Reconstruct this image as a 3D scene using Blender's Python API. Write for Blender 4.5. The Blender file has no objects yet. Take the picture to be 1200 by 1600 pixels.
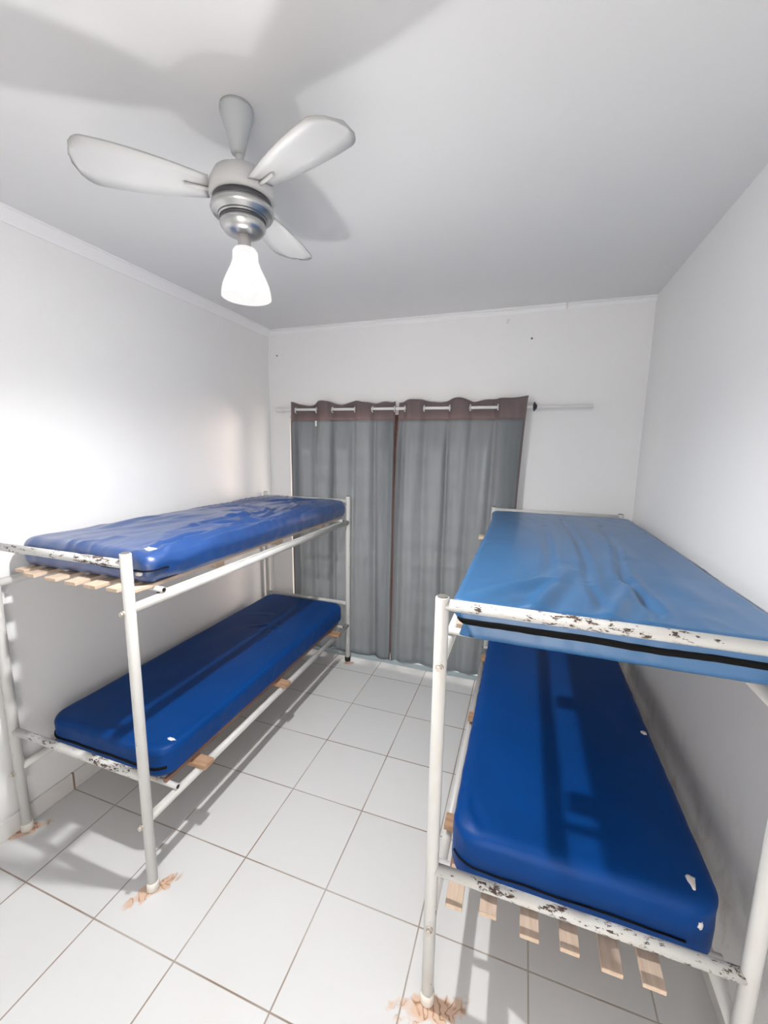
import bpy, bmesh, math, random
from mathutils import Vector, Matrix, noise

# ---------------------------------------------------------------- units
# every coordinate below is written in floor tiles; one tile is 0.41 m
S = 0.41
D = bpy.data
SC = bpy.context.scene
COL = SC.collection

# ---------------------------------------------------------------- camera
YAW, PITCH, ROLL = 0.3305, -0.1548, 0.0155
fw = Vector((-math.sin(YAW) * math.cos(PITCH), math.cos(YAW) * math.cos(PITCH), math.sin(PITCH)))
rt = Vector((math.cos(YAW), math.sin(YAW), 0))
up = rt.cross(fw)
r2 = math.cos(ROLL) * rt + math.sin(ROLL) * up
u2 = -math.sin(ROLL) * rt + math.cos(ROLL) * up
cam = D.cameras.new('camera')
cam.sensor_fit = 'HORIZONTAL'
cam.sensor_width = 36.0
cam.lens = 638.98 * 36.0 / 1200.0
cam.clip_start = 0.05
camo = D.objects.new('camera', cam)
COL.objects.link(camo)
M = Matrix.Identity(4)
for i in range(3):
    M[i][0], M[i][1], M[i][2] = r2[i], u2[i], -fw[i]
M[0][3], M[1][3], M[2][3] = 3.6911 * S, -8.2423 * S, 4.5701 * S
camo.matrix_world = M
SC.camera = camo

# ---------------------------------------------------------------- world and light
BULB_STRENGTH = 4500.0
LAMP_STRENGTH = 1.2
SHADE_COLOUR = (1.0, 0.99, 0.975)
FILL_WATTS = 1.3
WORLD_STRENGTH = 5.0
SC.view_settings.view_transform = 'Standard'
SC.view_settings.look = 'None'
SC.view_settings.exposure = 0.0
SC.view_settings.gamma = 1.0
SC.view_settings.use_curve_mapping = False
w = D.worlds.new('outside_sky')
SC.world = w
w.use_nodes = True
wn = w.node_tree
wn.nodes['Background'].inputs[0].default_value = (1.0, 0.93, 0.86, 1)
wn.nodes['Background'].inputs[1].default_value = WORLD_STRENGTH
# added fill light behind the camera, set in the unseen front wall opening
al = D.lights.new('added_fill', 'AREA')
al.shape = 'RECTANGLE'
al.size, al.size_y = 2.1 * S, 5.0 * S
al.energy = FILL_WATTS
al.color = (1.0, 0.985, 0.96)
alo = D.objects.new('added_fill', al)
COL.objects.link(alo)
alo.location = (3.6 * S, -9.80 * S, 2.6 * S)
alo.rotation_euler = (math.radians(90), 0, 0)

# soft, hazy sun outside the door: slips in past the left edge of the curtain
sl = D.lights.new('hazy_sun', 'SUN')
sl.energy = 8.0
sl.angle = math.radians(24)
sl.color = (1.0, 0.80, 0.68)
slo = D.objects.new('hazy_sun', sl)
COL.objects.link(slo)
slo.location = (3, 6, 3)
slo.rotation_euler = Vector((-0.36, -1.0, 0.02)).to_track_quat('-Z', 'Y').to_euler()

# ---------------------------------------------------------------- materials
def srgb(r, g, b):
    f = lambda c: (c / 255 / 12.92) if c / 255 <= 0.04045 else ((c / 255 + 0.055) / 1.055) ** 2.4
    return (f(r), f(g), f(b), 1)


class NT:
    def __init__(s, name):
        s.m = D.materials.new(name)
        s.m.use_nodes = True
        s.t = s.m.node_tree
        s.b = s.t.nodes['Principled BSDF']
        s._tc = None

    def n(s, kind, **kw):
        nd = s.t.nodes.new(kind)
        for k, v in kw.items():
            setattr(nd, k, v)
        return nd

    def l(s, a, b):
        s.t.links.new(a, b)

    def pos(s):
        if not s._tc:
            s._tc = s.n('ShaderNodeNewGeometry').outputs['Position']
        return s._tc

    def noise(s, scale, detail=4, rough=0.55, stretch=None, dist=0.0, off=None):
        nd = s.n('ShaderNodeTexNoise')
        nd.inputs['Scale'].default_value = scale
        nd.inputs['Detail'].default_value = detail
        nd.inputs['Roughness'].default_value = rough
        nd.inputs['Distortion'].default_value = dist
        src = s.pos()
        if stretch or off:
            mp = s.n('ShaderNodeMapping')
            if stretch:
                mp.inputs['Scale'].default_value = stretch
            if off:
                mp.inputs['Location'].default_value = off
            s.l(src, mp.inputs[0])
            src = mp.outputs[0]
        s.l(src, nd.inputs['Vector'])
        return nd.outputs['Fac']

    def ramp(s, fac, p0, p1, c0=(0, 0, 0, 1), c1=(1, 1, 1, 1)):
        r = s.n('ShaderNodeValToRGB')
        r.color_ramp.elements[0].position = p0
        r.color_ramp.elements[1].position = p1
        r.color_ramp.elements[0].color = c0
        r.color_ramp.elements[1].color = c1
        s.l(fac, r.inputs[0])
        return r.outputs[0]

    def mix(s, fac, a, b):
        m = s.n('ShaderNodeMix', data_type='RGBA')
        for v, i in ((fac, 0), (a, 6), (b, 7)):
            if isinstance(v, (tuple, list)):
                m.inputs[i].default_value = v
            elif isinstance(v, (int, float)):
                m.inputs[i].default_value = v
            else:
                s.l(v, m.inputs[i])
        return m.outputs[2]

    def math(s, op, a, b=None, c=None):
        m = s.n('ShaderNodeMath', operation=op)
        for i, v in enumerate((a, b, c)):
            if v is None:
                continue
            if isinstance(v, (int, float)):
                m.inputs[i].default_value = v
            else:
                s.l(v, m.inputs[i])
        return m.outputs[0]

    def bump(s, h, strength=0.2, dist=0.01):
        b = s.n('ShaderNodeBump')
        b.inputs['Strength'].default_value = strength
        b.inputs['Distance'].default_value = dist
        s.l(h, b.inputs['Height'])
        s.l(b.outputs[0], s.b.inputs['Normal'])

    def set(s, col=None, rough=None, **kw):
        if col is not None:
            if isinstance(col, (tuple, list)):
                s.b.inputs['Base Color'].default_value = col
            else:
                s.l(col, s.b.inputs['Base Color'])
        if rough is not None:
            if isinstance(rough, (int, float)):
                s.b.inputs['Roughness'].default_value = rough
            else:
                s.l(rough, s.b.inputs['Roughness'])
        for k, v in kw.items():
            s.b.inputs[k.replace('_', ' ')].default_value = v
        return s.m


def mat_wall(name, base, scuffs=False, yellow=0.06):
    t = NT(name)
    big = t.ramp(t.noise(1.3, 3), 0.35, 0.75)
    c = t.mix(t.math('MULTIPLY', big, yellow), base, (0.55, 0.50, 0.44, 1))
    if scuffs:
        sp = t.n('ShaderNodeSeparateXYZ')
        t.l(t.pos(), sp.inputs[0])
        # worn, smudged paint low on the wall around the lower mattress
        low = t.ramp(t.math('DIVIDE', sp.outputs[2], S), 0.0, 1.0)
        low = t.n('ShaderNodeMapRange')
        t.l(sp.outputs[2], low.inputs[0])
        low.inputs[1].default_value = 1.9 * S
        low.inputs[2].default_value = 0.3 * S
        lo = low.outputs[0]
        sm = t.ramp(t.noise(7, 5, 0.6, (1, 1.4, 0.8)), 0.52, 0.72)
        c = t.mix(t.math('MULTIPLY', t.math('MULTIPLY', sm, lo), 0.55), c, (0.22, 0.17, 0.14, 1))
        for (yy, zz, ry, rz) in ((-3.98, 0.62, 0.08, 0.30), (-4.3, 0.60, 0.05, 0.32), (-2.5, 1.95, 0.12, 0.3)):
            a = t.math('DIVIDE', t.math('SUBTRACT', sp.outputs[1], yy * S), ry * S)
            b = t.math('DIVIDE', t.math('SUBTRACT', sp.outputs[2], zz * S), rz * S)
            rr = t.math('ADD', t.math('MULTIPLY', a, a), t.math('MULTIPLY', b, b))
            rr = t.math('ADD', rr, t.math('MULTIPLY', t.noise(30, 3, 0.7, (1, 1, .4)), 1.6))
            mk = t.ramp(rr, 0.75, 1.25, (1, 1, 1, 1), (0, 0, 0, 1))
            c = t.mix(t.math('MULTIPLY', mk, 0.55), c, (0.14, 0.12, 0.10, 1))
    t.bump(t.noise(9, 5), 0.25, 0.006)
    return t.set(c, 0.62)


WHITE = (0.835, 0.835, 0.835, 1)
m_wall = mat_wall('white_wall_paint', WHITE)
m_wall_r = mat_wall('scuffed_wall_paint', WHITE, True)
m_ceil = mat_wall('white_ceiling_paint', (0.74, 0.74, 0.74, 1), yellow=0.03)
m_cove = mat_wall('cove_paint', (0.87, 0.87, 0.875, 1))


def mat_tiles():
    t = NT('glazed_floor_tiles')
    sp = t.n('ShaderNodeSeparateXYZ')
    t.l(t.pos(), sp.inputs[0])

    def line(ch, wdt):
        a = t.math('DIVIDE', sp.outputs[ch], S)
        f = t.math('FRACT', t.math('ADD', a, 100.0))
        d = t.math('MINIMUM', f, t.math('SUBTRACT', 1.0, f))
        r = t.n('ShaderNodeMapRange')
        t.l(d, r.inputs[0])
        r.inputs[1].default_value = wdt
        r.inputs[2].default_value = wdt * 0.45
        r.inputs[3].default_value = 0
        r.inputs[4].default_value = 1
        return r.outputs[0]
    g = t.math('MAXIMUM', line(0, 0.0095), line(1, 0.0095))
    vn = t.n('ShaderNodeTexWhiteNoise')
    fl = t.n('ShaderNodeVectorMath', operation='FLOOR')
    sc = t.n('ShaderNodeVectorMath', operation='SCALE')
    sc.inputs[3].default_value = 1 / S
    t.l(t.pos(), sc.inputs[0])
    t.l(sc.outputs[0], fl.inputs[0])
    t.l(fl.outputs[0], vn.inputs['Vector'])
    tile = t.mix(vn.outputs[0], (0.685, 0.69, 0.695, 1), (0.645, 0.65, 0.655, 1))
    dirt = t.ramp(t.noise(4, 5, 0.6), 0.5, 0.8)
    tile = t.mix(t.math('MULTIPLY', dirt, 0.10), tile, (0.55, 0.47, 0.38, 1))
    grout = t.mix(t.ramp(t.noise(2.2, 3), 0.4, 0.6), (0.42, 0.385, 0.35, 1), (0.25, 0.18, 0.14, 1))
    c = t.mix(g, tile, grout)
    # rust stains that have bled out of the bed feet: rings and tails, worn into the glaze
    for (x, y, ang, ln) in ((0.315, -5.60, 55, 1.35), (-1.66, -5.60, 50, 1.25), (3.25, -5.54, 20, 1.7), (0.35, -0.74, 20, 0.8)):
        ca, sa = math.cos(math.radians(ang)), math.sin(math.radians(ang))
        dx = t.math('DIVIDE', t.math('SUBTRACT', sp.outputs[0], x * S), S)
        dy = t.math('DIVIDE', t.math('SUBTRACT', sp.outputs[1], y * S), S)
        a = t.math('DIVIDE', t.math('ADD', t.math('MULTIPLY', dx, ca), t.math('MULTIPLY', dy, sa)), 0.20 * ln)
        b = t.math('DIVIDE', t.math('SUBTRACT', t.math('MULTIPLY', dy, ca), t.math('MULTIPLY', dx, sa)), 0.075 * (1 + ln) * .5)
        rr = t.math('SQRT', t.math('ADD', t.math('MULTIPLY', a, a), t.math('MULTIPLY', b, b)))
        nz = t.noise(17, 2, 0.5, off=(x, y, 0), dist=0.8)
        rr = t.math('ADD', rr, t.math('MULTIPLY', t.math('SUBTRACT', nz, 0.5), 1.6))
        mk = t.ramp(rr, 0.65, 1.0, (1, 1, 1, 1), (0, 0, 0, 1))
        rings = t.math('ABSOLUTE', t.math('SINE', t.math('MULTIPLY', nz, 13.0)))
        inner = t.ramp(rings, 0.15, 0.75, (1, 1, 1, 1), (0.5, .5, .5, 1))
        rust = t.mix(t.ramp(rings, 0.1, 0.6, (1, 1, 1, 1), (0, 0, 0, 1)), (0.60, 0.27, 0.08, 1), (0.17, 0.045, 0.005, 1))
        mm = t.math('MULTIPLY', mk, inner)
        c = t.mix(t.math('MULTIPLY', mm, 0.95), c, rust)
        halo = t.ramp(rr, 0.8, 2.2, (1, 1, 1, 1), (0, 0, 0, 1))
        c = t.mix(t.math('MULTIPLY', halo, 0.30), c, (0.72, 0.50, 0.36, 1))
    t.bump(t.math('SUBTRACT', 1.0, g), 0.3, 0.003)
    return t.set(c, t.mix(g, (0.28, 0.28, 0.28, 1), (0.8, 0.8, 0.8, 1)), Specular_IOR_Level=0.35)


m_floor = mat_tiles()


def mat_skirting():
    t = NT('tile_skirting')
    sp = t.n('ShaderNodeSeparateXYZ')
    t.l(t.pos(), sp.inputs[0])
    f = t.math('FRACT', t.math('ADD', t.math('DIVIDE', sp.outputs[1], S), 100.0))
    d = t.math('MINIMUM', f, t.math('SUBTRACT', 1.0, f))
    g = t.math('LESS_THAN', d, 0.012)
    c = t.mix(g, (0.76, 0.75, 0.74, 1), (0.25, 0.18, 0.14, 1))
    c = t.mix(t.math('MULTIPLY', t.ramp(t.noise(6, 4), 0.5, 0.75), 0.3), c, (0.50, 0.36, 0.28, 1))
    return t.set(c, 0.35)


m_skirt = mat_skirting()


def mat_paint(name, lo, hi, base=(0.56, 0.56, 0.55, 1), stretch=(1, 1, 1), sc=46):
    t = NT(name)
    n1 = t.noise(sc, 6, 0.75, stretch)
    n2 = t.noise(5.5, 2, 0.5)
    v = t.math('ADD', t.math('MULTIPLY', n1, 0.65), t.math('MULTIPLY', n2, 0.35))
    chip = t.ramp(v, lo, hi)
    grime = t.ramp(t.noise(12, 4), 0.45, 0.75)
    b = t.mix(t.math('MULTIPLY', grime, 0.22), base, (0.50, 0.44, 0.37, 1))
    c = t.mix(chip, b, t.mix(n2, (0.030, 0.024, 0.022, 1), (0.10, 0.055, 0.042, 1)))
    inv = t.math('SUBTRACT', 1.0, chip)
    t.bump(inv, 0.5, 0.002)
    return t.set(c, t.mix(chip, (0.38, .38, .38, 1), (0.8, .8, .8, 1)))


m_paint = mat_paint('white_enamel_on_steel', 0.635, 0.65)
m_worn = mat_paint('badly_chipped_white_enamel', 0.535, 0.548, stretch=(.45, 1, 1), sc=75)
m_cleanpaint = mat_paint('white_enamel_nearly_clean', 0.69, 0.70)


def mat_wood(name, c0, c1, ax):
    t = NT(name)
    st = (0.12, 1, 1) if ax == 0 else (1, 0.12, 1)
    n1 = t.noise(60, 4, 0.6, st)
    c = t.mix(t.ramp(n1, 0.35, 0.7), c0, c1)
    t.bump(n1, 0.2, 0.002)
    return t.set(c, 0.7)


m_slat = mat_wood('pale_pine', (0.62, 0.49, 0.38, 1), (0.50, 0.37, 0.27, 1), 1)
m_batten = mat_wood('raw_brown_wood', (0.47, 0.30, 0.19, 1), (0.33, 0.19, 0.11, 1), 0)
m_redwood = mat_wood('reddish_hardwood', (0.30, 0.17, 0.12, 1), (0.20, 0.10, 0.07, 1), 1)


def mat_vinyl(name, col, rough, spec, fine=0.12, sheen=0.0, coat=0.0):
    t = NT(name)
    n1 = t.noise(5, 3)
    c = t.mix(t.ramp(n1, 0.4, 0.7), col, tuple(x * 0.88 for x in col[:3]) + (1,))
    h = t.math('ADD', t.math('MULTIPLY', t.noise(22, 4, 0.6), 0.6), t.math('MULTIPLY', t.noise(260, 2), 0.12))
    t.bump(h, fine, 0.006)
    return t.set(c, rough, Specular_IOR_Level=spec, Sheen_Weight=sheen, Sheen_Roughness=0.4, Coat_Weight=coat, Coat_Roughness=0.35)


m_vin_lower = mat_vinyl('royal_blue_vinyl', (0.0006, 0.044, 0.205, 1), 0.45, 0.16, 0.06)
m_vin_ul = mat_vinyl('creased_blue_vinyl', (0.003, 0.046, 0.195, 1), 0.36, 0.7, 0.10, 0.0, 0.8)
m_vin_ur = mat_vinyl('faded_blue_vinyl', (0.009, 0.105, 0.27, 1), 0.45, 0.8, 0.10, 0.0, 0.5)
m_black = NT('black_zip').set((0.004, 0.004, 0.005, 1), 0.75, Specular_IOR_Level=0.12)
m_rubber = NT('black_rubber').set((0.012, 0.012, 0.012, 1), 0.6)
m_rubber_w = mat_paint('grimy_white_rubber', 0.60, 0.68, (0.74, 0.71, 0.66, 1))
m_tape = mat_paint('torn_white_backing', 0.64, 0.70, (0.72, 0.68, 0.66, 1))


def mat_cloth(name, col, trans=0.0):
    t = NT(name)
    n = t.noise(300, 2, 0.5, (1, 1, 0.3))
    c = t.mix(t.ramp(t.noise(3.5, 4, 0.6, (2.5, 1, 0.35)), 0.35, 0.7), col, tuple(x * 0.86 for x in col[:3]) + (1,))
    t.bump(n, 0.15, 0.001)
    m = t.set(c, 0.75, Specular_IOR_Level=0.25)
    if trans:
        tr = t.n('ShaderNodeBsdfTranslucent')
        t.l(c, tr.inputs[0])
        mx = t.n('ShaderNodeMixShader')
        mx.inputs[0].default_value = trans
        t.l(t.b.outputs[0], mx.inputs[1])
        t.l(tr.outputs[0], mx.inputs[2])
        t.l(mx.outputs[0], t.t.nodes['Material Output'].inputs[0])
    return m


m_curtain = mat_cloth('grey_curtain_cloth', (0.270, 0.295, 0.315, 1))
m_hem = mat_cloth('mauve_brown_curtain_hem', (0.30, 0.24, 0.245, 1))
m_rod = NT('white_plastic_tube').set((0.78, 0.78, 0.77, 1), 0.4)
m_eyelet = NT('white_eyelet_ring').set((0.7, 0.7, 0.7, 1), 0.35)
m_finial = NT('dark_bracket_metal').set((0.03, 0.03, 0.035, 1), 0.4, Metallic=0.5)
m_doorframe = mat_wood('brown_door_frame', (0.16, 0.085, 0.065, 1), (0.11, 0.055, 0.045, 1), 0)
m_grille = NT('white_grille_paint').set((0.6, 0.59, 0.57, 1), 0.4)
m_sill = NT('pale_blue_grey_threshold').set((0.36, 0.43, 0.46, 1), 0.5)
m_ground = NT('outdoor_paving').set((0.55, 0.42, 0.33, 1), 0.9)
m_fanwhite = NT('white_fan_plastic').set((0.56, 0.56, 0.56, 1), 0.5)
m_blade = NT('pale_grey_blade_plastic').set((0.46, 0.46, 0.46, 1), 0.55)
m_nickel = NT('brushed_nickel').set((0.55, 0.55, 0.55, 1), 0.28, Metallic=1.0)
m_darkring = NT('dark_vent_ring').set((0.10, 0.10, 0.11, 1), 0.45, Metallic=0.6)
m_stem = NT('dull_grey_socket').set((0.38, 0.36, 0.36, 1), 0.5)
m_canopy = NT('grey_canopy_plastic').set((0.50, 0.52, 0.54, 1), 0.5)
m_bolt = NT('painted_bolt').set((0.50, 0.46, 0.41, 1), 0.4, Metallic=0.3)
m_hole = NT('dark_plug_hole').set((0.12, 0.11, 0.10, 1), 0.8)

t = NT('lit_opal_glass')
em = t.n('ShaderNodeEmission')
em.inputs[0].default_value = SHADE_COLOUR + (1,)
em.inputs[1].default_value = LAMP_STRENGTH
tpn = t.n('ShaderNodeBsdfTransparent')
mxs = t.n('ShaderNodeMixShader')
mxs.inputs[0].default_value = 0.5
t.l(em.outputs[0], mxs.inputs[1])
t.l(tpn.outputs[0], mxs.inputs[2])
t.l(mxs.outputs[0], t.t.nodes['Material Output'].inputs[0])
m_glass_lit = t.m
t = NT('lit_bulb_dome')
em = t.n('ShaderNodeEmission')
em.inputs[0].default_value = SHADE_COLOUR + (1,)
em.inputs[1].default_value = BULB_STRENGTH
t.l(em.outputs[0], t.t.nodes['Material Output'].inputs[0])
m_bulb_lit = t.m

t = NT('window_glass')
gl = t.n('ShaderNodeBsdfGlossy')
gl.inputs['Roughness'].default_value = 0.03
tp = t.n('ShaderNodeBsdfTransparent')
mx = t.n('ShaderNodeMixShader')
mx.inputs[0].default_value = 0.08
t.l(tp.outputs[0], mx.inputs[1])
t.l(gl.outputs[0], mx.inputs[2])
t.l(mx.outputs[0], t.t.nodes['Material Output'].inputs[0])
m_pane = t.m


# ---------------------------------------------------------------- mesh helpers (tile units in, metres out)
def link(name, bm, m, parent=None, smooth=False, origin=None):
    o3 = Vector(origin) * S if origin else Vector((0, 0, 0))
    bm.normal_update()
    for v in bm.verts:
        v.co = v.co * S
    me = D.meshes.new(name)
    if parent is not None:
        off = parent['_at'] if '_at' in parent else (0, 0, 0)
        off = Vector(off)
    else:
        off = o3
    for v in bm.verts:
        v.co -= off
    bm.to_mesh(me)
    bm.free()
    if smooth:
        for p in me.polygons:
            p.use_smooth = True
    if isinstance(m, (list, tuple)):
        for x in m:
            me.materials.append(x)
    else:
        me.materials.append(m)
    o = D.objects.new(name, me)
    COL.objects.link(o)
    if parent is not None:
        o.parent = parent
        o['_at'] = tuple(off)
    else:
        o.location = off
        o['_at'] = tuple(off)
    return o


def thing(name, at, label, cat, group=None):
    o = D.objects.new(name, None)
    o.empty_display_size = 0.1
    COL.objects.link(o)
    o.location = Vector(at) * S
    o['_at'] = tuple(Vector(at) * S)
    return tag(o, label, cat, group)


def tag(o, label, cat, group=None):
    o['label'] = label
    o['category'] = cat
    if group:
        o['group'] = group
    return o


def struct(name, bm, m, origin=None, smooth=False):
    o = link(name, bm, m, None, smooth, origin)
    o['kind'] = 'structure'
    return o


def box(bm, a, b, bev=0.0, mat=0):
    a, b = Vector(a), Vector(b)
    r = bmesh.ops.create_cube(bm, size=1.0)
    vs = r['verts']
    c, d = (a + b) / 2, (b - a)
    for v in vs:
        v.co = Vector((v.co.x * d.x, v.co.y * d.y, v.co.z * d.z)) + c
    fs = set(f for v in vs for f in v.link_faces)
    for f in fs:
        f.material_index = mat
    if bev:
        es = set(e for v in vs for e in v.link_edges)
        bmesh.ops.bevel(bm, geom=list(es), offset=bev, segments=2, affect='EDGES', profile=0.6)
    return bm


def tube(bm, p0, p1, r, seg=20, r1=None, bev=0.0):
    p0, p1 = Vector(p0), Vector(p1)
    r1 = r if r1 is None else r1
    d = (p1 - p0)
    L = d.length
    q = d.to_track_quat('Z', 'Y')
    prof = [(0, 0, r - bev), (bev, 0, r)] if bev else [(0, 0, r)]
    prof += [(L - bev, 0, r1), (L, 0, r1 - bev)] if bev else [(L, 0, r1)]
    rings = []
    for (z, _, rr) in prof:
        rings.append([bm.verts.new(p0 + q @ Vector((rr * math.cos(2 * math.pi * k / seg), rr * math.sin(2 * math.pi * k / seg), z))) for k in range(seg)])
    for a, b in zip(rings, rings[1:]):
        for k in range(seg):
            f = bm.faces.new((a[k], a[(k + 1) % seg], b[(k + 1) % seg], b[k]))
            f.smooth = True
    bm.faces.new(list(reversed(rings[0])))
    bm.faces.new(rings[-1])
    return bm


def lathe(bm, c, prof, seg=40, closed=True):
    c = Vector(c)
    rings = []
    for (r, z) in prof:
        rings.append([bm.verts.new(c + Vector((max(r, 1e-4) * math.cos(2 * math.pi * k / seg), max(r, 1e-4) * math.sin(2 * math.pi * k / seg), z))) for k in range(seg)])
    for a, b in zip(rings, rings[1:]):
        for k in range(seg):
            f = bm.faces.new((a[k], a[(k + 1) % seg], b[(k + 1) % seg], b[k]))
            f.smooth = True
    if closed:
        bm.faces.new(list(reversed(rings[0])))
        bm.faces.new(rings[-1])
    bmesh.ops.recalc_face_normals(bm, faces=bm.faces)
    return bm


NB = bmesh.new

# ---------------------------------------------------------------- the room
XL, XR, YB, YF, ZC = -1.77, 5.49, -0.25, -9.7, 7.04
T = 0.35
struct('floor', box(NB(), (XL - T, YF - T, -0.2), (XR + T, YB + 0.45, 0)), m_floor)
struct('ceiling', box(NB(), (XL - T, YF - T, ZC), (XR + T, YB + 0.45, ZC + 0.2)), m_ceil)
struct('wall_left', box(NB(), (XL - T, YF, 0), (XL, YB, ZC)), m_wall)
struct('wall_right', box(NB(), (XR, YF, 0), (XR + T, YB, ZC)), m_wall_r)
OX0, OX1, OZ0, OZ1 = -1.27, 3.50, 0.10, 5.24          # the door opening behind the curtains
b = NB()
box(b, (XL - T, YB, 0), (OX0, YB + 0.45, ZC))
box(b, (OX1, YB, 0), (XR + T, YB + 0.45, ZC))
box(b, (OX0, YB, OZ1), (OX1, YB + 0.45, ZC))
struct('wall_back', b, m_wall)
b = NB()
box(b, (XL - T, YF - T, 0), (2.5, YF, ZC))
box(b, (4.7, YF - T, 0), (XR + T, YF, ZC))
box(b, (2.5, YF - T, 5.2), (4.7, YF, ZC))
struct('wall_front', b, m_wall)
struct('baseboard_left', box(NB(), (XL, YF, 0), (XL + 0.035, YB, 0.235), 0.008), m_skirt)
struct('baseboard_right', box(NB(), (XR - 0.03, YF, 0), (XR, YB, 0.22), 0.008), m_skirt)


def cove(x0, y0, x1, y1, nx, ny, w_=0.12, h_=0.14):
    # small plaster cove: profile swept between two points, (nx, ny) points into the room
    bm = NB()
    prof = [(0, 0), (0, -h_), (0.012, -h_), (0.016, -h_ * .78), (0.03, -h_ * .62), (0.055, -h_ * .42), (w_ * .72, -h_ * .2), (w_ * .8, -0.02), (w_, -0.015), (w_, 0)]
    a = [bm.verts.new((x0 + nx * p, y0 + ny * p, ZC + z)) for p, z in prof]
    c = [bm.verts.new((x1 + nx * p, y1 + ny * p, ZC + z)) for p, z in prof]
    n = len(prof)
    for i in range(n):
        bm.faces.new((a[i], a[(i + 1) % n], c[(i + 1) % n], c[i]))
    bm.faces.new(a)
    bm.faces.new(c)
    bmesh.ops.recalc_face_normals(bm, faces=bm.faces)
    return bm


struct('trim_1', cove(XL, YF, XL, YB, 1, 0), m_cove)
struct('trim_2', cove(XL, YB, 4.16, YB, 0, -1, 0.06, 0.10), m_cove)
struct('trim_3', cove(4.19, YB, XR, YB, 0, -1, 0.055, 0.09), m_cove)
struct('trim_4', box(NB(), (OX0 - 0.1, YB - 0.20, 0), (OX1 + 0.1, YB + 0.35, OZ0), 0.01), m_sill)

# door behind the curtains: brown frame, panes, horizontal white bars
dr = thing('door_1', (1.1, YB + 0.2, OZ0), '', '')
del dr['label'], dr['category']
dr['kind'] = 'structure'
b = NB()
y0, y1 = YB + 0.10, YB + 0.20
for x in (OX0, OX1 - 0.09):
    box(b, (x, y0, OZ0), (x + 0.09, y1, OZ1))
for x in (1.205,):
    box(b, (x - 0.10, y0, OZ0), (x + 0.09, y1, OZ1))
box(b, (OX0 + .09, y0, OZ1 - 0.09), (1.13, y1, OZ1))
box(b, (1.31, y0, OZ1 - 0.09), (OX1 - .09, y1, OZ1))
box(b, (OX0 + .09, y0, OZ0), (1.13, y1, OZ0 + 0.12))
box(b, (1.31, y0, OZ0), (OX1 - .09, y1, OZ0 + 0.12))
link('door_frame', b, m_doorframe, dr)
b = NB()
box(b, (OX0 + .09, y0 + .045, OZ0 + .12), (1.13, y0 + .055, OZ1 - .09))
link('pane', b, m_pane, dr)
b = NB()
box(b, (1.31, y0 + .045, OZ0 + .12), (OX1 - .09, y0 + .055, OZ1 - .09))
link('pane', b, m_pane, dr)
z = OZ0 + 0.42
while z < OZ1 - 0.15:
    b = NB()
    tube(b, (OX0 + .02, y1 + 0.04, z), (OX1 - .02, y1 + 0.04, z), 0.022, 10)
    link('grille_bar', b, m_grille, dr)
    z += 0.42
# paving outside the door
struct('floor_outside', box(NB(), (-8, YB + 0.46, -0.25), (12, 14, -0.02)), m_ground)

# ---------------------------------------------------------------- wall oddments
b = NB()
tube(b, (3.215, YB, 6.82), (3.215, YB - 0.05, 6.82), 0.022, 12)
tube(b, (3.215, YB - 0.05, 6.82), (3.25, YB - 0.06, 6.85), 0.014, 10)
tag(link('wall_hook', b, m_rod, None, False, (3.215, YB, 6.82)), 'tiny white hook on the back wall just below the ceiling cove', 'hook')
b = NB()
tube(b, (3.645, YB, 6.513), (3.645, YB - 0.018, 6.513), 0.017, 12, bev=.004)
tag(link('wall_plug', b, m_hole, None, False, (3.645, YB, 6.513)), 'small dark wall plug on the back wall above the right curtain edge', 'wall plug', 'wall plugs')
b = NB()
tube(b, (-1.552, YB, 6.509), (-1.552, YB - 0.018, 6.509), 0.016, 12, bev=.004)
tag(link('wall_plug', b, m_hole, None, False, (-1.552, YB, 6.509)), 'small dark wall plug high on the back wall near the left corner', 'wall plug', 'wall plugs')
for xx, zz in ((-1.44, 6.51),):
    b = NB()
    tube(b, (xx, YB, zz), (xx, YB - 0.02, zz), 0.014, 12, bev=.004)
    tag(link('wall_plug', b, m_rod, None, False, (xx, YB, zz)), 'tiny white wall plug beside the dark one near the left corner', 'wall plug', 'wall plugs')

# ---------------------------------------------------------------- curtain rod and curtains
YR, ZR, RR = -0.42, 5.33, 0.028
rod = thing('curtain_rod', (1.6, YR, ZR), 'white plastic curtain rod across the back wall above the door opening', 'curtain rod')
b = NB()
tube(b, (-1.50, YR, ZR + .02), (4.70, YR, ZR - .01), RR, 16, bev=.006)
link('rod_tube', b, m_rod, rod)
b = NB()
lathe(b, (0, 0, 0), [(0.03, -0.03), (0.085, -0.02), (0.10, 0.0), (0.07, 0.012), (0.05, 0.03), (0.034, 0.04)], 24)
for v in b.verts:
    v.co = Vector((3.77 + v.co.z, YR + v.co.x, ZR + v.co.y * 0.85))
link('rod_stop', b, m_finial, rod)
for x in (-1.42, 3.80, 4.62):
    b = NB()
    box(b, (x - 0.02, YR, ZR - 0.02), (x + 0.02, YB, ZR + 0.02), 0.005)
    link('bracket', b, m_rod, rod)


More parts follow.
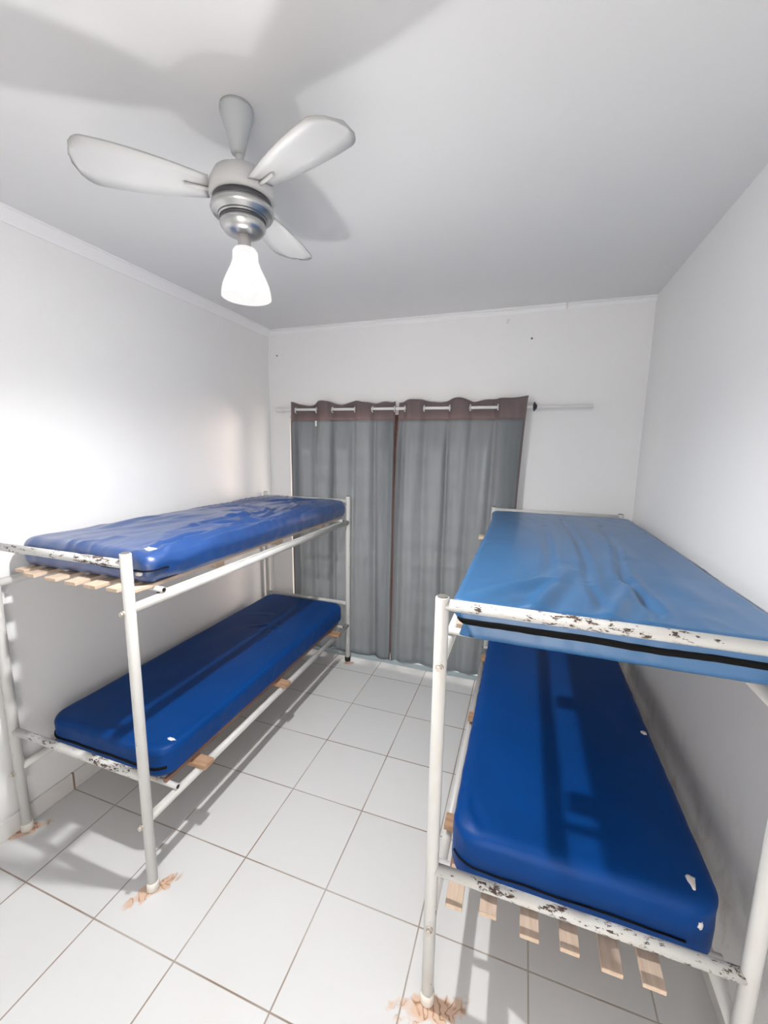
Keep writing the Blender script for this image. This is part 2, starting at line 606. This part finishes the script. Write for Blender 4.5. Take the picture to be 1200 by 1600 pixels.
def make_curtain(x0, x1, wraps, zb, label, bottoms, seed, edge_right=True, shrink=None):
    """wraps: world x of the eyelets; between 1st & 2nd, 3rd & 4th ... the cloth runs behind the rod"""
    root = thing('curtain', ((x0 + x1) / 2, YR, zb), label, 'curtain', 'eyelet curtains')
    NU, NV = 150, 90
    # front (1) behind (0) state along x, smoothed
    def front(x):
        s = 1.0
        for a, c in zip(wraps[0::2], wraps[1::2]):
            k = 0.035
            inside = 1 / (1 + math.exp(-(x - a) / k)) * (1 / (1 + math.exp((x - c) / k)))
            s -= inside
        return max(0, min(1, s))
    ztop0 = ZR + 0.15
    vb = 0.058

    def P(u, v):
        x = x0 + (x1 - x0) * u
        f = front(x)
        fr = x - x0
        yt = YR + 0.055 - f * 0.12
        # each eyelet gathers a narrow valley that runs down the cloth and slowly opens
        val = 0.0
        for q, a in enumerate(wraps):
            ww = 0.045 + 0.035 * v + 0.012 * math.sin(q * 2.1 + seed)
            c = a + (0.03 if q % 2 == 0 else -0.03) + 0.05 * v * math.sin(q * 1.7 + seed)
            val += math.exp(-((x - c) / ww) ** 2) * (0.7 + 0.3 * math.sin(q * 3.3 + seed)) * (1 - 0.35 * v)
        yb = YR - 0.075 + 0.125 * min(1.2, val) + 0.025 * math.sin(fr * 7.1 + seed) * v + 0.018 * math.sin(fr * 24 + seed + 3 * v) * noise.noise(Vector((x * 2, v * 2, seed + 7)))
        k = min(1, v * 6)
        y = yt * (1 - k) + yb * k + 0.010 * noise.noise(Vector((x * 9, v * 3, seed + 4)))
        zt = ztop0 + 0.02 + 0.022 * math.sin(fr * 9.3 + seed) - 0.045 * (1 - f) + 0.035 * noise.noise(Vector((x * 3.3, 0, seed)))
        bz = bottoms[0] + (bottoms[1] - bottoms[0]) * u + 0.008 * math.sin(fr * 5 + seed)
        zband = 5.115
        if v <= vb:
            z = zt + (zband - zt) * v / vb
        else:
            z = zband + (bz - zband) * (v - vb) / (1 - vb)
        xx = x
        if shrink:
            xx = shrink(u, v, x)
        xx += 0.02 * noise.noise(Vector((x * 2.5, v * 5, seed + 9))) * v
        return Vector((xx, min(y, YB - 0.03), z))

    def sheet(us, vs, off=0.0, thick=0.012):
        bm = NB()
        g = [[None] * len(us) for _ in vs]
        for j, v in enumerate(vs):
            for i, u in enumerate(us):
                p = P(u, v)
                p.y -= off
                g[j][i] = bm.verts.new(p)
        for j in range(len(vs) - 1):
            for i in range(len(us) - 1):
                bm.faces.new((g[j][i], g[j + 1][i], g[j + 1][i + 1], g[j][i + 1]))
        ret = bmesh.ops.solidify(bm, geom=bm.faces[:], thickness=thick)
        bmesh.ops.recalc_face_normals(bm, faces=bm.faces)
        return bm
    us = [i / NU for i in range(NU + 1)]
    link('cloth', sheet(us, [vb + (1 - vb) * j / NV for j in range(NV + 1)]), m_curtain, root, True)
    link('top_band', sheet(us, [vb * j / 8 for j in range(9)]), m_hem, root, True)
    for ue in ([0.985, 0.99, 0.995, 1.0], [0.0, 0.003, 0.006, 0.010]):
        link('side_hem', sheet(ue, [vb + (1 - vb) * j / NV for j in range(NV + 1)], 0.010, 0.01), m_hem, root, True)
    for a in wraps:
        if a < x0 or a > x1:
            continue
        bm = NB()
        R_, r_ = 0.052, 0.013
        seg, sg = 24, 8
        rings = []
        for k in range(seg):
            A = 2 * math.pi * k / seg
            rings.append([bm.verts.new((a + r_ * math.cos(2 * math.pi * q / sg) * 1.0,
                                        YR + (R_ + r_ * math.sin(2 * math.pi * q / sg)) * math.cos(A),
                                        ZR + (R_ + r_ * math.sin(2 * math.pi * q / sg)) * math.sin(A))) for q in range(sg)])
        for k in range(seg):
            for q in range(sg):
                bm.faces.new((rings[k][q], rings[(k + 1) % seg][q], rings[(k + 1) % seg][(q + 1) % sg], rings[k][(q + 1) % sg]))
        bmesh.ops.recalc_face_normals(bm, faces=bm.faces)
        link('eyelet', bm, m_eyelet, root, True)
    return root


left_curtain = make_curtain(-1.09, 1.22, [-1.0, -0.51, -0.14, 0.36, 0.74, 1.2], 0.1,
             'grey curtain with mauve top band, hanging behind the left bunk bed', (0.108, 0.106), 1.2)
make_curtain(1.275, 3.66, [1.20, 1.41, 1.79, 2.28, 2.66, 3.15], 0.1,
             'grey curtain with mauve top band, reaching behind the right bunk bed', (0.108, 0.125), 4.1,
             shrink=lambda u, v, x: x - 0.16 * v ** .6 * u ** 3 - 0.04 * min(1, v * 2.5) * (1 - u) ** 4)
# small white care tag on the left curtain
b = NB()
box(b, (-0.50, YR - 0.105, 5.00), (-0.465, YR - 0.085, 5.11), 0.003)
tg = link('care_tag', b, m_rod, left_curtain)
tg['label'] = 'small white care tag'
# ---------------------------------------------------------------- ceiling fan with lamp
FX, FY = 1.505, -5.33
fan = thing('ceiling_fan', (FX, FY, 5.72), 'white three-blade ceiling fan with nickel hub and lit opal glass lamp', 'ceiling fan')
b = NB()
lathe(b, (FX - .01, FY - .02, 0), [(0.118, 7.04), (0.122, 7.01), (0.112, 6.96), (0.085, 6.89), (0.062, 6.80), (0.05, 6.74), (0.03, 6.73)])
link('canopy', b, m_canopy, fan)
b = NB()
tube(b, (FX - .01, FY - .02, 6.83), (FX, FY, 6.62), 0.03)
link('downrod', b, m_fanwhite, fan)
b = NB()
lathe(b, (FX, FY, 0), [(0.04, 6.66), (0.12, 6.64), (0.20, 6.59), (0.235, 6.52), (0.24, 6.44), (0.20, 6.425)])
link('motor_housing', b, m_fanwhite, fan)
b = NB()
lathe(b, (FX, FY, 0), [(0.10, 6.425), (0.215, 6.42), (0.215, 6.375), (0.12, 6.37)])
link('vent_ring', b, m_darkring, fan)
b = NB()
lathe(b, (FX, FY, 0), [(0.12, 6.37), (0.228, 6.375), (0.235, 6.345), (0.222, 6.32), (0.185, 6.315), (0.18, 6.295), (0.165, 6.293), (0.165, 6.27),
                      (0.17, 6.262), (0.168, 6.235), (0.14, 6.20), (0.09, 6.18), (0.03, 6.175)])
link('hub', b, m_nickel, fan)
for pr in ([(0.172, 6.318), (0.184, 6.316), (0.182, 6.298), (0.172, 6.296)], [(0.160, 6.292), (0.172, 6.290), (0.170, 6.276), (0.160, 6.274)]):
    b = NB()
    lathe(b, (FX, FY, 0), pr)
    link('groove_ring', b, m_darkring, fan)
b = NB()
lathe(b, (FX + .005, FY, 0), [(0.02, 6.20), (0.05, 6.19), (0.048, 6.16), (0.052, 6.155), (0.048, 6.14), (0.05, 6.07), (0.02, 6.065)], 24)
link('lamp_socket', b, m_stem, fan)
b = NB()
outer_p = [(0.085, 6.08), (0.095, 6.06), (0.097, 6.0), (0.115, 5.95), (0.150, 5.88), (0.175, 5.82), (0.187, 5.765), (0.190, 5.730)]
lathe(b, (FX + .01, FY, 0), outer_p + [(r - 0.008, z) for r, z in reversed(outer_p)], closed=False)
link('lamp_shade', b, m_glass_lit, fan)
b = NB()
lathe(b, (FX + .01, FY, 0), [(0.03, 6.065), (0.035, 6.0), (0.040, 5.94), (0.052, 5.90), (0.064, 5.845), (0.070, 5.824), (0.060, 5.822)], 24)
bulb = link('bulb', b, m_fanwhite, fan)
b = NB()
lathe(b, (FX + .01, FY, 0), [(0.069, 5.821)] + [(0.070 * math.cos(a * math.pi / 16), 5.815 - 0.070 * math.sin(a * math.pi / 16)) for a in range(0, 8)] + [(0.002, 5.745)], 24)
link('bulb_dome', b, m_bulb_lit, bulb)
for ang in (99, 219, 339):
    bm = NB()
    ca, sa = math.cos(math.radians(ang)), math.sin(math.radians(ang))
    N = 30
    top, bot = [], []
    for i in range(N + 1):
        s = i / N
        r = 0.235 + 0.865 * s
        wd = 0.10 + 0.10 * math.sin(min(1, s * 1.25) * math.pi / 2)
        if s > 0.85:
            wd *= math.sqrt(max(0.02, 1 - ((s - 0.85) / 0.152) ** 2))
        row_t, row_b = [], []
        for e in (-1, -0.5, 0, 0.5, 1):
            px, py = r, e * wd
            pz = 6.475 + e * wd * 0.18 + 0.008 * (1 - e * e)
            X = FX + px * ca - py * sa
            Y = FY + px * sa + py * ca
            row_t.append(bm.verts.new((X, Y, pz + 0.007)))
            row_b.append(bm.verts.new((X, Y, pz - 0.007)))
        top.append(row_t)
        bot.append(row_b)
    for i in range(N):
        for j in range(4):
            bm.faces.new((top[i][j], top[i + 1][j], top[i + 1][j + 1], top[i][j + 1]))
            bm.faces.new((bot[i][j], bot[i][j + 1], bot[i + 1][j + 1], bot[i + 1][j]))
        bm.faces.new((top[i][0], bot[i][0], bot[i + 1][0], top[i + 1][0]))
        bm.faces.new((top[i][4], top[i + 1][4], bot[i + 1][4], bot[i][4]))
    for i in (0, N):
        for j in range(4):
            bm.faces.new((top[i][j], top[i][j + 1], bot[i][j + 1], bot[i][j]))
    bmesh.ops.recalc_face_normals(bm, faces=bm.faces)
    bl = link('blade', bm, m_blade, fan, True)
    bm = NB()
    q = Vector((ca, sa, 0))
    n_ = Vector((-sa, ca, 0))
    for e in (0,):
        tube(bm, Vector((FX, FY, 6.455)) + q * 0.18 + n_ * e, Vector((FX, FY, 6.465)) + q * 0.40 + n_ * e, 0.014, 8)
    link('blade_arm', bm, m_fanwhite, bl)

# ---------------------------------------------------------------- bunk beds
TR = 0.050


def make_bunk(x0, x1, yn, yf, H, label, foot_mats, slats_low, slats_up, battens_low, battens_up, worn, outer, base_lo=0.865, slat_out_low=0.0, slat_lo=None, skip_feet=()):
    """x0/x1 leg centres; yn near end, yf far end. outer = +1 when the aisle is on the x1 side, else -1"""
    root = thing('bunk_bed', ((x0 + x1) / 2, (yn + yf) / 2, 0), label, 'bunk bed', 'white steel bunk beds')
    k = 0
    for (x, y) in ((x0, yn), (x1, yn), (x0, yf), (x1, yf)):
        b = NB()
        tube(b, (x, y, 0.05), (x, y, H), TR, 24, bev=0.006)
        lg = link('leg', b, m_paint, root)
        b = NB()
        tube(b, (x, y, 0), (x, y, 0.10), TR + 0.010, 24, bev=0.008)
        link('foot_cap', b, foot_mats[k], lg)
        b = NB()
        tube(b, (x, y, H - 0.004), (x, y, H + 0.006), TR - 0.012, 20)
        link('top_plug', b, m_hole, lg)
        k += 1
        sgn = -1 if y == yn else 1
        for z in (0.775, 3.03):
            b = NB()
            bx = x + (-0.022 if outer > 0 else 0.005)
            tube(b, (bx, y + sgn * (TR - 0.01), z), (bx, y + sgn * (TR + 0.012), z), 0.028, 16)
            tube(b, (bx, y + sgn * (TR + 0.012), z), (bx, y + sgn * (TR + 0.034), z), 0.021, 6)
            link('bolt', b, m_bolt, lg)
    for y in (yn, yf):
        for z in (1.30, 3.485):
            b = NB()
            tube(b, (x0, y, z), (x1, y, z), 0.042, 20)
            link('end_rail', b, m_worn if (y == yn and (z, worn) != (0, 0)) else m_cleanpaint, root)
    for x in (x0, x1):
        for z in (0.82, 3.055):
            b = NB()
            tube(b, (x, yn, z), (x, yf, z), 0.045, 20)
            link('side_rail', b, m_cleanpaint if z > 2 else m_paint, root)
    # bed bases: cross tubes on the side rails, flat strips along, boards lengthwise
    for lvl, (zb, slats, battens) in enumerate(((base_lo, slats_low, battens_low), (3.10, slats_up, battens_up))):
        for y in (yn + 0.36, yf - 0.30):
            b = NB()
            tube(b, (x0 - 0.03, y, zb + 0.030), (x1 + 0.03, y, zb + 0.030), 0.030, 14)
            ct = link('cross_tube', b, m_paint, root)
            for xx in (x0 - 0.03, x1 + 0.03):
                b = NB()
                tube(b, (xx - .002, y, zb + .03), (xx + (.002 if xx > x0 else -.002), y, zb + .03), 0.022, 12)
                link('end_cap', b, m_rubber, ct)
        for xx in (x0 + 0.10, x1 - 0.10) if lvl else (x0 + 0.12, x1 - 0.12):
            if lvl and outer < 0 and xx < (x0 + x1) / 2:
                xx += 0.10
            b = NB()
            if lvl and outer > 0 and xx > (x0 + x1) / 2:
                xx += 0.09
            zs_ = zb - 0.03 if (lvl and outer > 0) else zb + 0.055
            box(b, (xx - 0.022, yn + 0.33, zs_), (xx + 0.022, yf - 0.26, zs_ + 0.045), 0.004)
            es = link('edge_strip', b, m_cleanpaint if lvl else m_redwood, root)
            if lvl:
                b = NB()
                box(b, (xx - 0.018, yn + 0.322, zs_ + 0.004), (xx + 0.018, yn + 0.332, zs_ + 0.041))
                link('end_cap', b, m_rubber, es)
        for (y, out, tw) in battens:
            b = NB()
            xa, xb = x0 + 0.05, x1 - 0.05
            if outer > 0:
                xb = x1 + out
            else:
                xa = x0 - out
            box(b, (xa, y - 0.075, zb + 0.002), (xb, y + 0.075, zb + 0.058), 0.006)
            rot_about(b, ((xa + xb) / 2, y, zb), tw)
            link('batten', b, m_batten if lvl == 0 else m_slat, root)
        for (x, ye, wd, tw) in slats:
            b = NB()
            zt = zb + 0.062
            box(b, (x - wd, ye, zt), (x + wd, yf - 0.2, zt + 0.036), 0.005)
            rot_about(b, (x, yf - 0.5, zt), tw)
            link('slat', b, m_slat, root)
    return root


def rot_about(bm, c, deg):
    c = Vector(c)
    R_ = Matrix.Rotation(math.radians(deg), 3, 'Z')
    for v in bm.verts:
        v.co = c + R_ @ (v.co - c)


make_bunk(-1.665, 0.305, -5.594, -0.650, 3.59,
          'white steel bunk bed along the left wall, under the warm light patch',
          (m_rubber_w, m_rubber_w, m_rubber, m_rubber),
          [(x, -5.28, 0.085, 0) for x in (-1.35, -1.0, -0.65, -0.3, 0.0)],
          [(-1.49, -5.45, 0.075, 0.1), (-1.21, -5.52, 0.085, -.1), (-0.87, -5.53, 0.085, 0), (-0.57, -5.54, 0.080, .12), (-0.28, -5.54, 0.085, -.1), (0.0, -5.53, 0.075, 0), (0.19, -5.49, 0.055, 0)],
          [(-4.86, 0.12, 0), (-3.14, 0.10, 0), (-1.32, 0.12, 2)],
          [(-4.3, -0.08, 0), (-3.0, -0.08, 0), (-1.6, -0.08, 0)], 1, 1)
make_bunk(3.195, 5.235, -5.490, -0.600, 3.54,
          'white steel bunk bed along the right wall with short boards poking out low',
          (m_rubber_w, m_rubber_w, m_rubber, m_rubber),
          [(3.345, -5.49, 0.066, 0.4), (3.62, -5.46, 0.065, 0.2), (3.94, -5.51, 0.068, 0), (4.24, -5.50, 0.065, -.3), (4.53, -5.53, 0.068, -.6), (4.80, -5.53, 0.07, -.8)],
          [(x, -5.25, 0.08, 0) for x in (3.62, 3.95, 4.28, 4.61, 4.94)],
          [(-4.7, 0.03, 0), (-3.0, 0.03, 0), (-1.3, 0.03, 0)],
          [(-4.96, -0.04, 0), (-4.0, -0.04, 0), (-2.6, 0.0, 0), (-1.375, 0.17, 0)], 1, -1, base_lo=0.92)


# ---------------------------------------------------------------- mattresses
def seg_d(p, a, b):
    ax, ay = a
    bx, by = b
    dx, dy = bx - ax, by - ay
    t = max(0, min(1, ((p[0] - ax) * dx + (p[1] - ay) * dy) / (dx * dx + dy * dy + 1e-9)))
    return math.hypot(p[0] - ax - t * dx, p[1] - ay - t * dy), t


def folds_h(folds, x, y):
    h = 0
    for pts, wd, amp in folds:
        amp *= 1.35
        L = len(pts) - 1
        best, bt = 9, 0
        for i in range(L):
            d, t_ = seg_d((x, y), pts[i], pts[i + 1])
            if d < best:
                best, bt = d, (i + t_) / L
        if best > wd * 4:
            continue
        env = max(0, math.sin(math.pi * (0.06 + 0.88 * bt))) ** 0.7
        g = best / wd
        # crest with a valley beside it
        h += amp * env * (math.exp(-g * g) - 0.45 * math.exp(-((g - 1.9) ** 2)))
    return h


def make_mattress(x0, x1, y0, y1, z0, z1, R1, r2_, label, m, folds=(), amp=0.006, nscale=(3, 1.2), sag=0.0, taper=0.0, lean=0.0,
                  zipz=None, zipw=0.014, zipspan=None, patches=(), seed=0, droop=0.0, flare=0.0, edge=0.0, ridge=0.0):
    hx, hy, hz = (x1 - x0) / 2, (y1 - y0) / 2, (z1 - z0) / 2
    cx, cy, cz = (x0 + x1) / 2, (y0 + y1) / 2, (z0 + z1) / 2

    def coords(h, rr, n):
        e = [-h + rr * k / 6 for k in range(6)]
        mid = [-(h - rr) + 2 * (h - rr) * k / n for k in range(n + 1)]
        return e + mid + [-c for c in reversed(e)]
    xs = coords(hx, R1, 74)
    ys = coords(hy, R1, 170)
    zs = coords(hz, min(r2_, hz * .98), 6)

    def shape(px, py, pz):
        # plan corner rounding
        qx = max(-(hx - R1), min(hx - R1, px))
        qy = max(-(hy - R1), min(hy - R1, py))
        dx, dy = px - qx, py - qy
        mlen = max(abs(dx), abs(dy))
        if mlen > 1e-9 and abs(dx) > 1e-9 and abs(dy) > 1e-9:
            l = math.hypot(dx, dy)
            dx, dy = dx * mlen / l, dy * mlen / l
        X, Y = qx + dx, qy + dy
        # distance from the plan border and the outward direction
        if abs(dx) > 1e-9 and abs(dy) > 1e-9:
            l = math.hypot(dx, dy)
            e = R1 - l
            n = (dx / l, dy / l)
        else:
            ex, ey = hx - abs(X), hy - abs(Y)
            if ex < ey:
                e, n = ex, (math.copysign(1, X), 0)
            else:
                e, n = ey, (0, math.copysign(1, Y))
        rr = r2_
        az = abs(pz)
        if e < rr and az > hz - rr:
            a, c = rr - e, az - (hz - rr)
            mx_ = max(a, c)
            l = math.hypot(a, c)
            if l > 1e-9:
                a2, c2 = a * mx_ / l, c * mx_ / l
                X -= n[0] * (a - a2)
                Y -= n[1] * (a - a2)
                pz = math.copysign(hz - rr + c2, pz)
        return X, Y, pz, e, n

    def place(px, py, pz):
        X, Y, Z, e, n = shape(px, py, pz)
        wx, wy = cx + X, cy + Y
        topness = max(0, min(1, (Z + hz * 0.2) / (hz * 0.8)))
        nz = noise.noise(Vector((wx * nscale[0], wy * nscale[1], seed)))
        nz += 0.45 * noise.noise(Vector((wx * nscale[0] * 2.7, wy * nscale[1] * 2.2, seed + 3)))
        dz = amp * nz * topness
        if folds:
            dz += folds_h(folds, wx, wy) * topness * (0.2 + 0.8 * min(1, e / 0.05))
        if ridge:
            wv = noise.noise(Vector((wx * 0.9, wy * 0.6, seed + 20))) * 1.6
            rn = 1 - abs(noise.noise(Vector((wx * 4.2 + wv, wy * 0.85 + wv, seed + 30)))) * 3.2
            ms = max(0, noise.noise(Vector((wx * 1.1, wy * 0.8, seed + 40))) + 0.25)
            dz += ridge * max(0, rn) ** 2 * min(1, ms * 2.2) * topness
        c_ = (1 - (X / hx) ** 2) * (1 - (Y / hy) ** 2)
        dz -= sag * c_ * topness
        Zw = cz + Z + dz
        if droop and X > hx - 0.06 and Y > -hy + 0.2:
            Zw -= droop * min(1, (X - hx + 0.06) / 0.04) * (1 - topness * 0.7) * min(1, (Y + hy - 0.2) / 0.25)
        # side faces ripple a little
        if e < 0.06:
            s = 0.6 * amp * noise.noise(Vector((wx * 7, wy * 7, Z * 9 + seed))) + edge * noise.noise(Vector((wx * 16, wy * 16, Z * 5 + seed)))
            wx += n[0] * s
            wy += n[1] * s
            # pulled in at the underside on the aisle side
            k = max(0, (-Z + hz * 0.3) / (1.3 * hz))
            if taper and X * math.copysign(1, taper) > 0:
                wx -= taper * k * min(1, max(0, (abs(X) / hx - 0.7) / 0.3))
        if lean and X * math.copysign(1, lean) > 0:
            kk = max(0, (abs(X) - hx * 0.72) / (hx * 0.28))
            Zw -= abs(lean) * kk * kk * topness
        if flare:
            wx -= flare * max(0, (Y / hy)) ** 3 * (1 - X / hx) * .5
        return Vector((wx, wy, Zw))

    bm = NB()
    cache = {}

    def V(i, j, k):
        key = (i, j, k)
        if key not in cache:
            cache[key] = bm.verts.new(place(xs[i], ys[j], zs[k]))
        return cache[key]
    nx, ny, nz_ = len(xs) - 1, len(ys) - 1, len(zs) - 1
    for k in (0, nz_):
        for i in range(nx):
            for j in range(ny):
                f = (V(i, j, k), V(i + 1, j, k), V(i + 1, j + 1, k), V(i, j + 1, k))
                bm.faces.new(f if k else tuple(reversed(f)))
    for j in (0, ny):
        for i in range(nx):
            for k in range(nz_):
                f = (V(i, j, k), V(i + 1, j, k), V(i + 1, j, k + 1), V(i, j, k + 1))
                bm.faces.new(f if j == 0 else tuple(reversed(f)))
    for i in (0, nx):
        for j in range(ny):
            for k in range(nz_):
                f = (V(i, j, k), V(i, j, k + 1), V(i, j + 1, k + 1), V(i, j + 1, k))
                bm.faces.new(f if i == 0 else tuple(reversed(f)))
    bmesh.ops.recalc_face_normals(bm, faces=bm.faces)
    root = link('mattress', bm, m, None, True, (cx, cy, z0))
    tag(root, label, 'mattress', 'blue vinyl mattresses')

    # zip: a raised black band following the side
    if zipz is not None:
        path = []
        def edge_pt(a):      # a in perimeter of the near end: -1..1 across the near end, beyond wraps round the sides
            if -1 <= a <= 1:
                return a * hx, -hy
            s = math.copysign(1, a)
            return s * hx, -hy + (abs(a) - 1) * hx
        a0, a1 = zipspan
        N = 120
        bm = NB()
        rows = []
        for q in range(N + 1):
            a = a0 + (a1 - a0) * q / N
            px, py = edge_pt(a)
            zc_ = zipz - cz + 0.010 * noise.noise(Vector((a * 2.2, seed, 1)))
            row = []
            for dz in (-zipw, -zipw * .5, 0, zipw * .5, zipw):
                X, Y, Z, e, n = shape(px, py, max(-hz, min(hz, zc_ + dz)))
                p = place(px, py, max(-hz, min(hz, zc_ + dz)))
                o_ = 0.012 if abs(dz) < zipw * .9 else 0.004
                row.append(bm.verts.new(p + Vector((n[0], n[1], 0)) * o_))
            inner = [bm.verts.new(row[0].co - Vector((n[0], n[1], 0)) * 0.02), bm.verts.new(row[-1].co - Vector((n[0], n[1], 0)) * 0.02)]
            rows.append(row + [inner[1], inner[0]])
        for r_a, r_b in zip(rows, rows[1:]):
            for c in range(7):
                bm.faces.new((r_a[c], r_b[c], r_b[(c + 1) % 7], r_a[(c + 1) % 7]))
        bm.faces.new(rows[0])
        bm.faces.new(rows[-1])
        bmesh.ops.recalc_face_normals(bm, faces=bm.faces)
        link('zip', bm, m_black, root, True)
    for (name, px, py, face, rx, ry, sd) in patches:
        rng = random.Random(sd)
        bm = NB()
        N = 16
        ring = []
        mid = None
        for q in range(N):
            A = 2 * math.pi * q / N
            k = 1 + 0.28 * rng.uniform(-1, 1)
            ring.append((math.cos(A) * rx * k, math.sin(A) * ry * k))
        def pt(u, v, lift):
            if face == 'top':
                p = place(px - cx + u, py - cy + v, hz)
                return p + Vector((0, 0, lift))
            if face == 'near':
                p = place(px - cx + u, -hy, py - cz + v)
                return p + Vector((0, -lift, 0))
            sx = 1 if face == 'right' else -1
            p = place(sx * hx, px - cy + u, py - cz + v)
            return p + Vector((lift * sx, 0, 0))
        outer_ = [bm.verts.new(pt(u, v, 0.002)) for u, v in ring]
        inn = [bm.verts.new(pt(u * .7, v * .7, 0.010)) for u, v in ring]
        cc = bm.verts.new(pt(0, 0, 0.011))
        und = [bm.verts.new(pt(u, v, -0.01)) for u, v in ring]
        for q in range(N):
            r = (q + 1) % N
            bm.faces.new((outer_[q], outer_[r], inn[r], inn[q]))
            bm.faces.new((inn[q], inn[r], cc))
            bm.faces.new((und[q], und[r], outer_[r], outer_[q]))
        bm.faces.new(list(reversed(und)))
        bmesh.ops.recalc_face_normals(bm, faces=bm.faces)
        link(name, bm, m_tape, root, True)
    return root


FUR = [([(4.28, -1.36), (4.33, -2.92), (4.31, -3.92), (4.24, -4.62)], 0.035, -0.024),
       ([(4.78, -1.69), (4.72, -3.09), (4.55, -4.33), (4.58, -4.86), (4.6, -5.15), (4.55, -5.30)], 0.035, -0.024),
       ([(4.24, -4.62), (4.27, -5.04), (4.25, -5.25)], 0.04, -0.016),
       ([(3.99, -2.03), (3.99, -3.68), (3.94, -4.58)], 0.045, -0.014),
       ([(4.14, -4.31), (3.95, -4.89), (3.84, -5.28), (3.78, -5.41)], 0.06, 0.026),
       ([(4.24, -5.44), (4.45, -4.91), (4.54, -4.58)], 0.06, 0.026),
       ([(3.42, -5.25), (3.62, -4.95), (3.92, -4.63), (4.1, -4.2)], 0.07, 0.022),
       ([(4.95, -4.34), (4.95, -4.84)], 0.10, 0.012),
       ([(4.5, -1.2), (4.6, -2.4), (4.75, -3.6)], 0.09, 0.012)]
FUL = [([(-0.31, -4.55), (-0.42, -3.93), (-0.42, -3.3), (-0.14, -2.93)], 0.045, 0.022),
       ([(-0.38, -4.09), (-0.16, -3.72), (0.1, -3.35)], 0.04, 0.020),
       ([(-1.3, -2.73), (-1.1, -2.29), (-0.5, -2.4), (-0.1, -2.76), (0.05, -3.44), (-0.05, -3.96)], 0.045, 0.026),
       ([(-0.9, -2.9), (-0.6, -2.7), (-0.35, -2.9), (-0.25, -3.5)], 0.04, 0.022),
       ([(-0.43, -1.55), (-0.1, -1.9), (0.08, -2.5), (0.12, -3.1), (0.05, -3.6)], 0.045, 0.028),
       ([(-0.1, -1.3), (0.08, -1.9), (0.18, -2.6), (0.2, -3.5)], 0.04, 0.022),
       ([(0.22, -3.32), (0.14, -4.16), (0.19, -4.8), (0.22, -5.2)], 0.04, 0.024),
       ([(0.2, -3.0), (0.12, -2.2), (0.16, -1.2)], 0.04, 0.020),
       ([(-1.26, -4.73), (-1.37, -4.15), (-1.41, -3.51)], 0.06, 0.016),
       ([(0.05, -5.1), (0.02, -4.6), (0.08, -4.0)], 0.045, 0.022),
       ([(0.28, -4.6), (0.26, -3.4), (0.29, -2.2)], 0.03, 0.020),
       ([(0.10, -4.2), (0.00, -3.4), (-0.15, -2.9)], 0.03, 0.020),
       ([(-0.6, -3.6), (-0.3, -3.1), (-0.25, -2.5), (-0.4, -2.1)], 0.035, 0.022),
       ([(-1.1, -1.9), (-0.7, -1.3), (-0.2, -1.0)], 0.04, 0.022),
       ([(-1.2, -5.0), (-0.9, -4.2), (-1.0, -3.2)], 0.08, 0.010),
       ([(-0.7, -2.0), (-0.5, -1.6), (-0.6, -1.1)], 0.05, 0.016)]

make_mattress(-1.585, 0.325, -5.38, -0.72, 3.208, 3.53, 0.13, 0.11,
              'creased blue vinyl mattress on the top bunk by the left wall', m_vin_ul, FUL, 0.016, (2.2, 1.1),
              zipz=3.35, zipw=0.010, zipspan=(0.35, 1.25), seed=2, lean=0.03, edge=0.0, taper=0.03, droop=0.05, ridge=0.024,
              patches=[('torn_patch', 0.13, -5.17, 'top', 0.062, 0.05, 3), ('worn_patch', 0.20, 3.32, 'near', 0.04, 0.025, 5)])
make_mattress(-1.56, 0.27, -5.34, -0.74, 0.985, 1.335, 0.22, 0.08,
              'smooth royal blue mattress on the bottom bunk by the left wall', m_vin_lower,
              [([(-0.9, -2.4), (-0.6, -2.2), (-0.2, -2.3)], 0.05, .008), ([(-1.2, -1.9), (-0.8, -1.8), (-0.5, -2.0)], 0.05, .006)],
              0.010, (1.4, 0.8), zipz=1.12, zipw=0.016, zipspan=(-1.05, 1.05), seed=7,
              patches=[('tear', 0.16, -5.12, 'top', 0.05, 0.022, 8)])
make_mattress(3.24, 5.34, -5.405, -0.72, 3.205, 3.50, 0.09, 0.06,
              'faded lighter blue mattress on the top bunk by the right wall', m_vin_ur, FUR, 0.006, (1.6, 0.8),
              taper=-0.16, zipz=3.345, zipw=0.022, zipspan=(-1.0, 0.98), seed=11, flare=0.07, edge=0.004, ridge=0.007)
make_mattress(3.30, 5.17, -5.36, -0.76, 1.055, 1.56, 0.24, 0.09,
              'thick royal blue mattress on the bottom bunk by the right wall', m_vin_lower,
              [([(3.36, -5.0), (3.42, -5.15), (3.5, -5.25)], 0.03, .014), ([(3.34, -4.85), (3.40, -5.05)], 0.025, .012)], 0.010, (1.4, 0.7),
              zipz=1.27, zipw=0.006, zipspan=(-1.1, 0.75), seed=15,
              patches=[('torn_patch', 5.01, -5.20, 'top', 0.032, 0.075, 4), ('round_patch', 5.02, 1.40, 'near', 0.024, 0.03, 9),
                       ('worn_spot', 5.09, -3.50, 'top', 0.03, 0.03, 6)])

for o in D.objects:
    if '_at' in o:
        del o['_at']
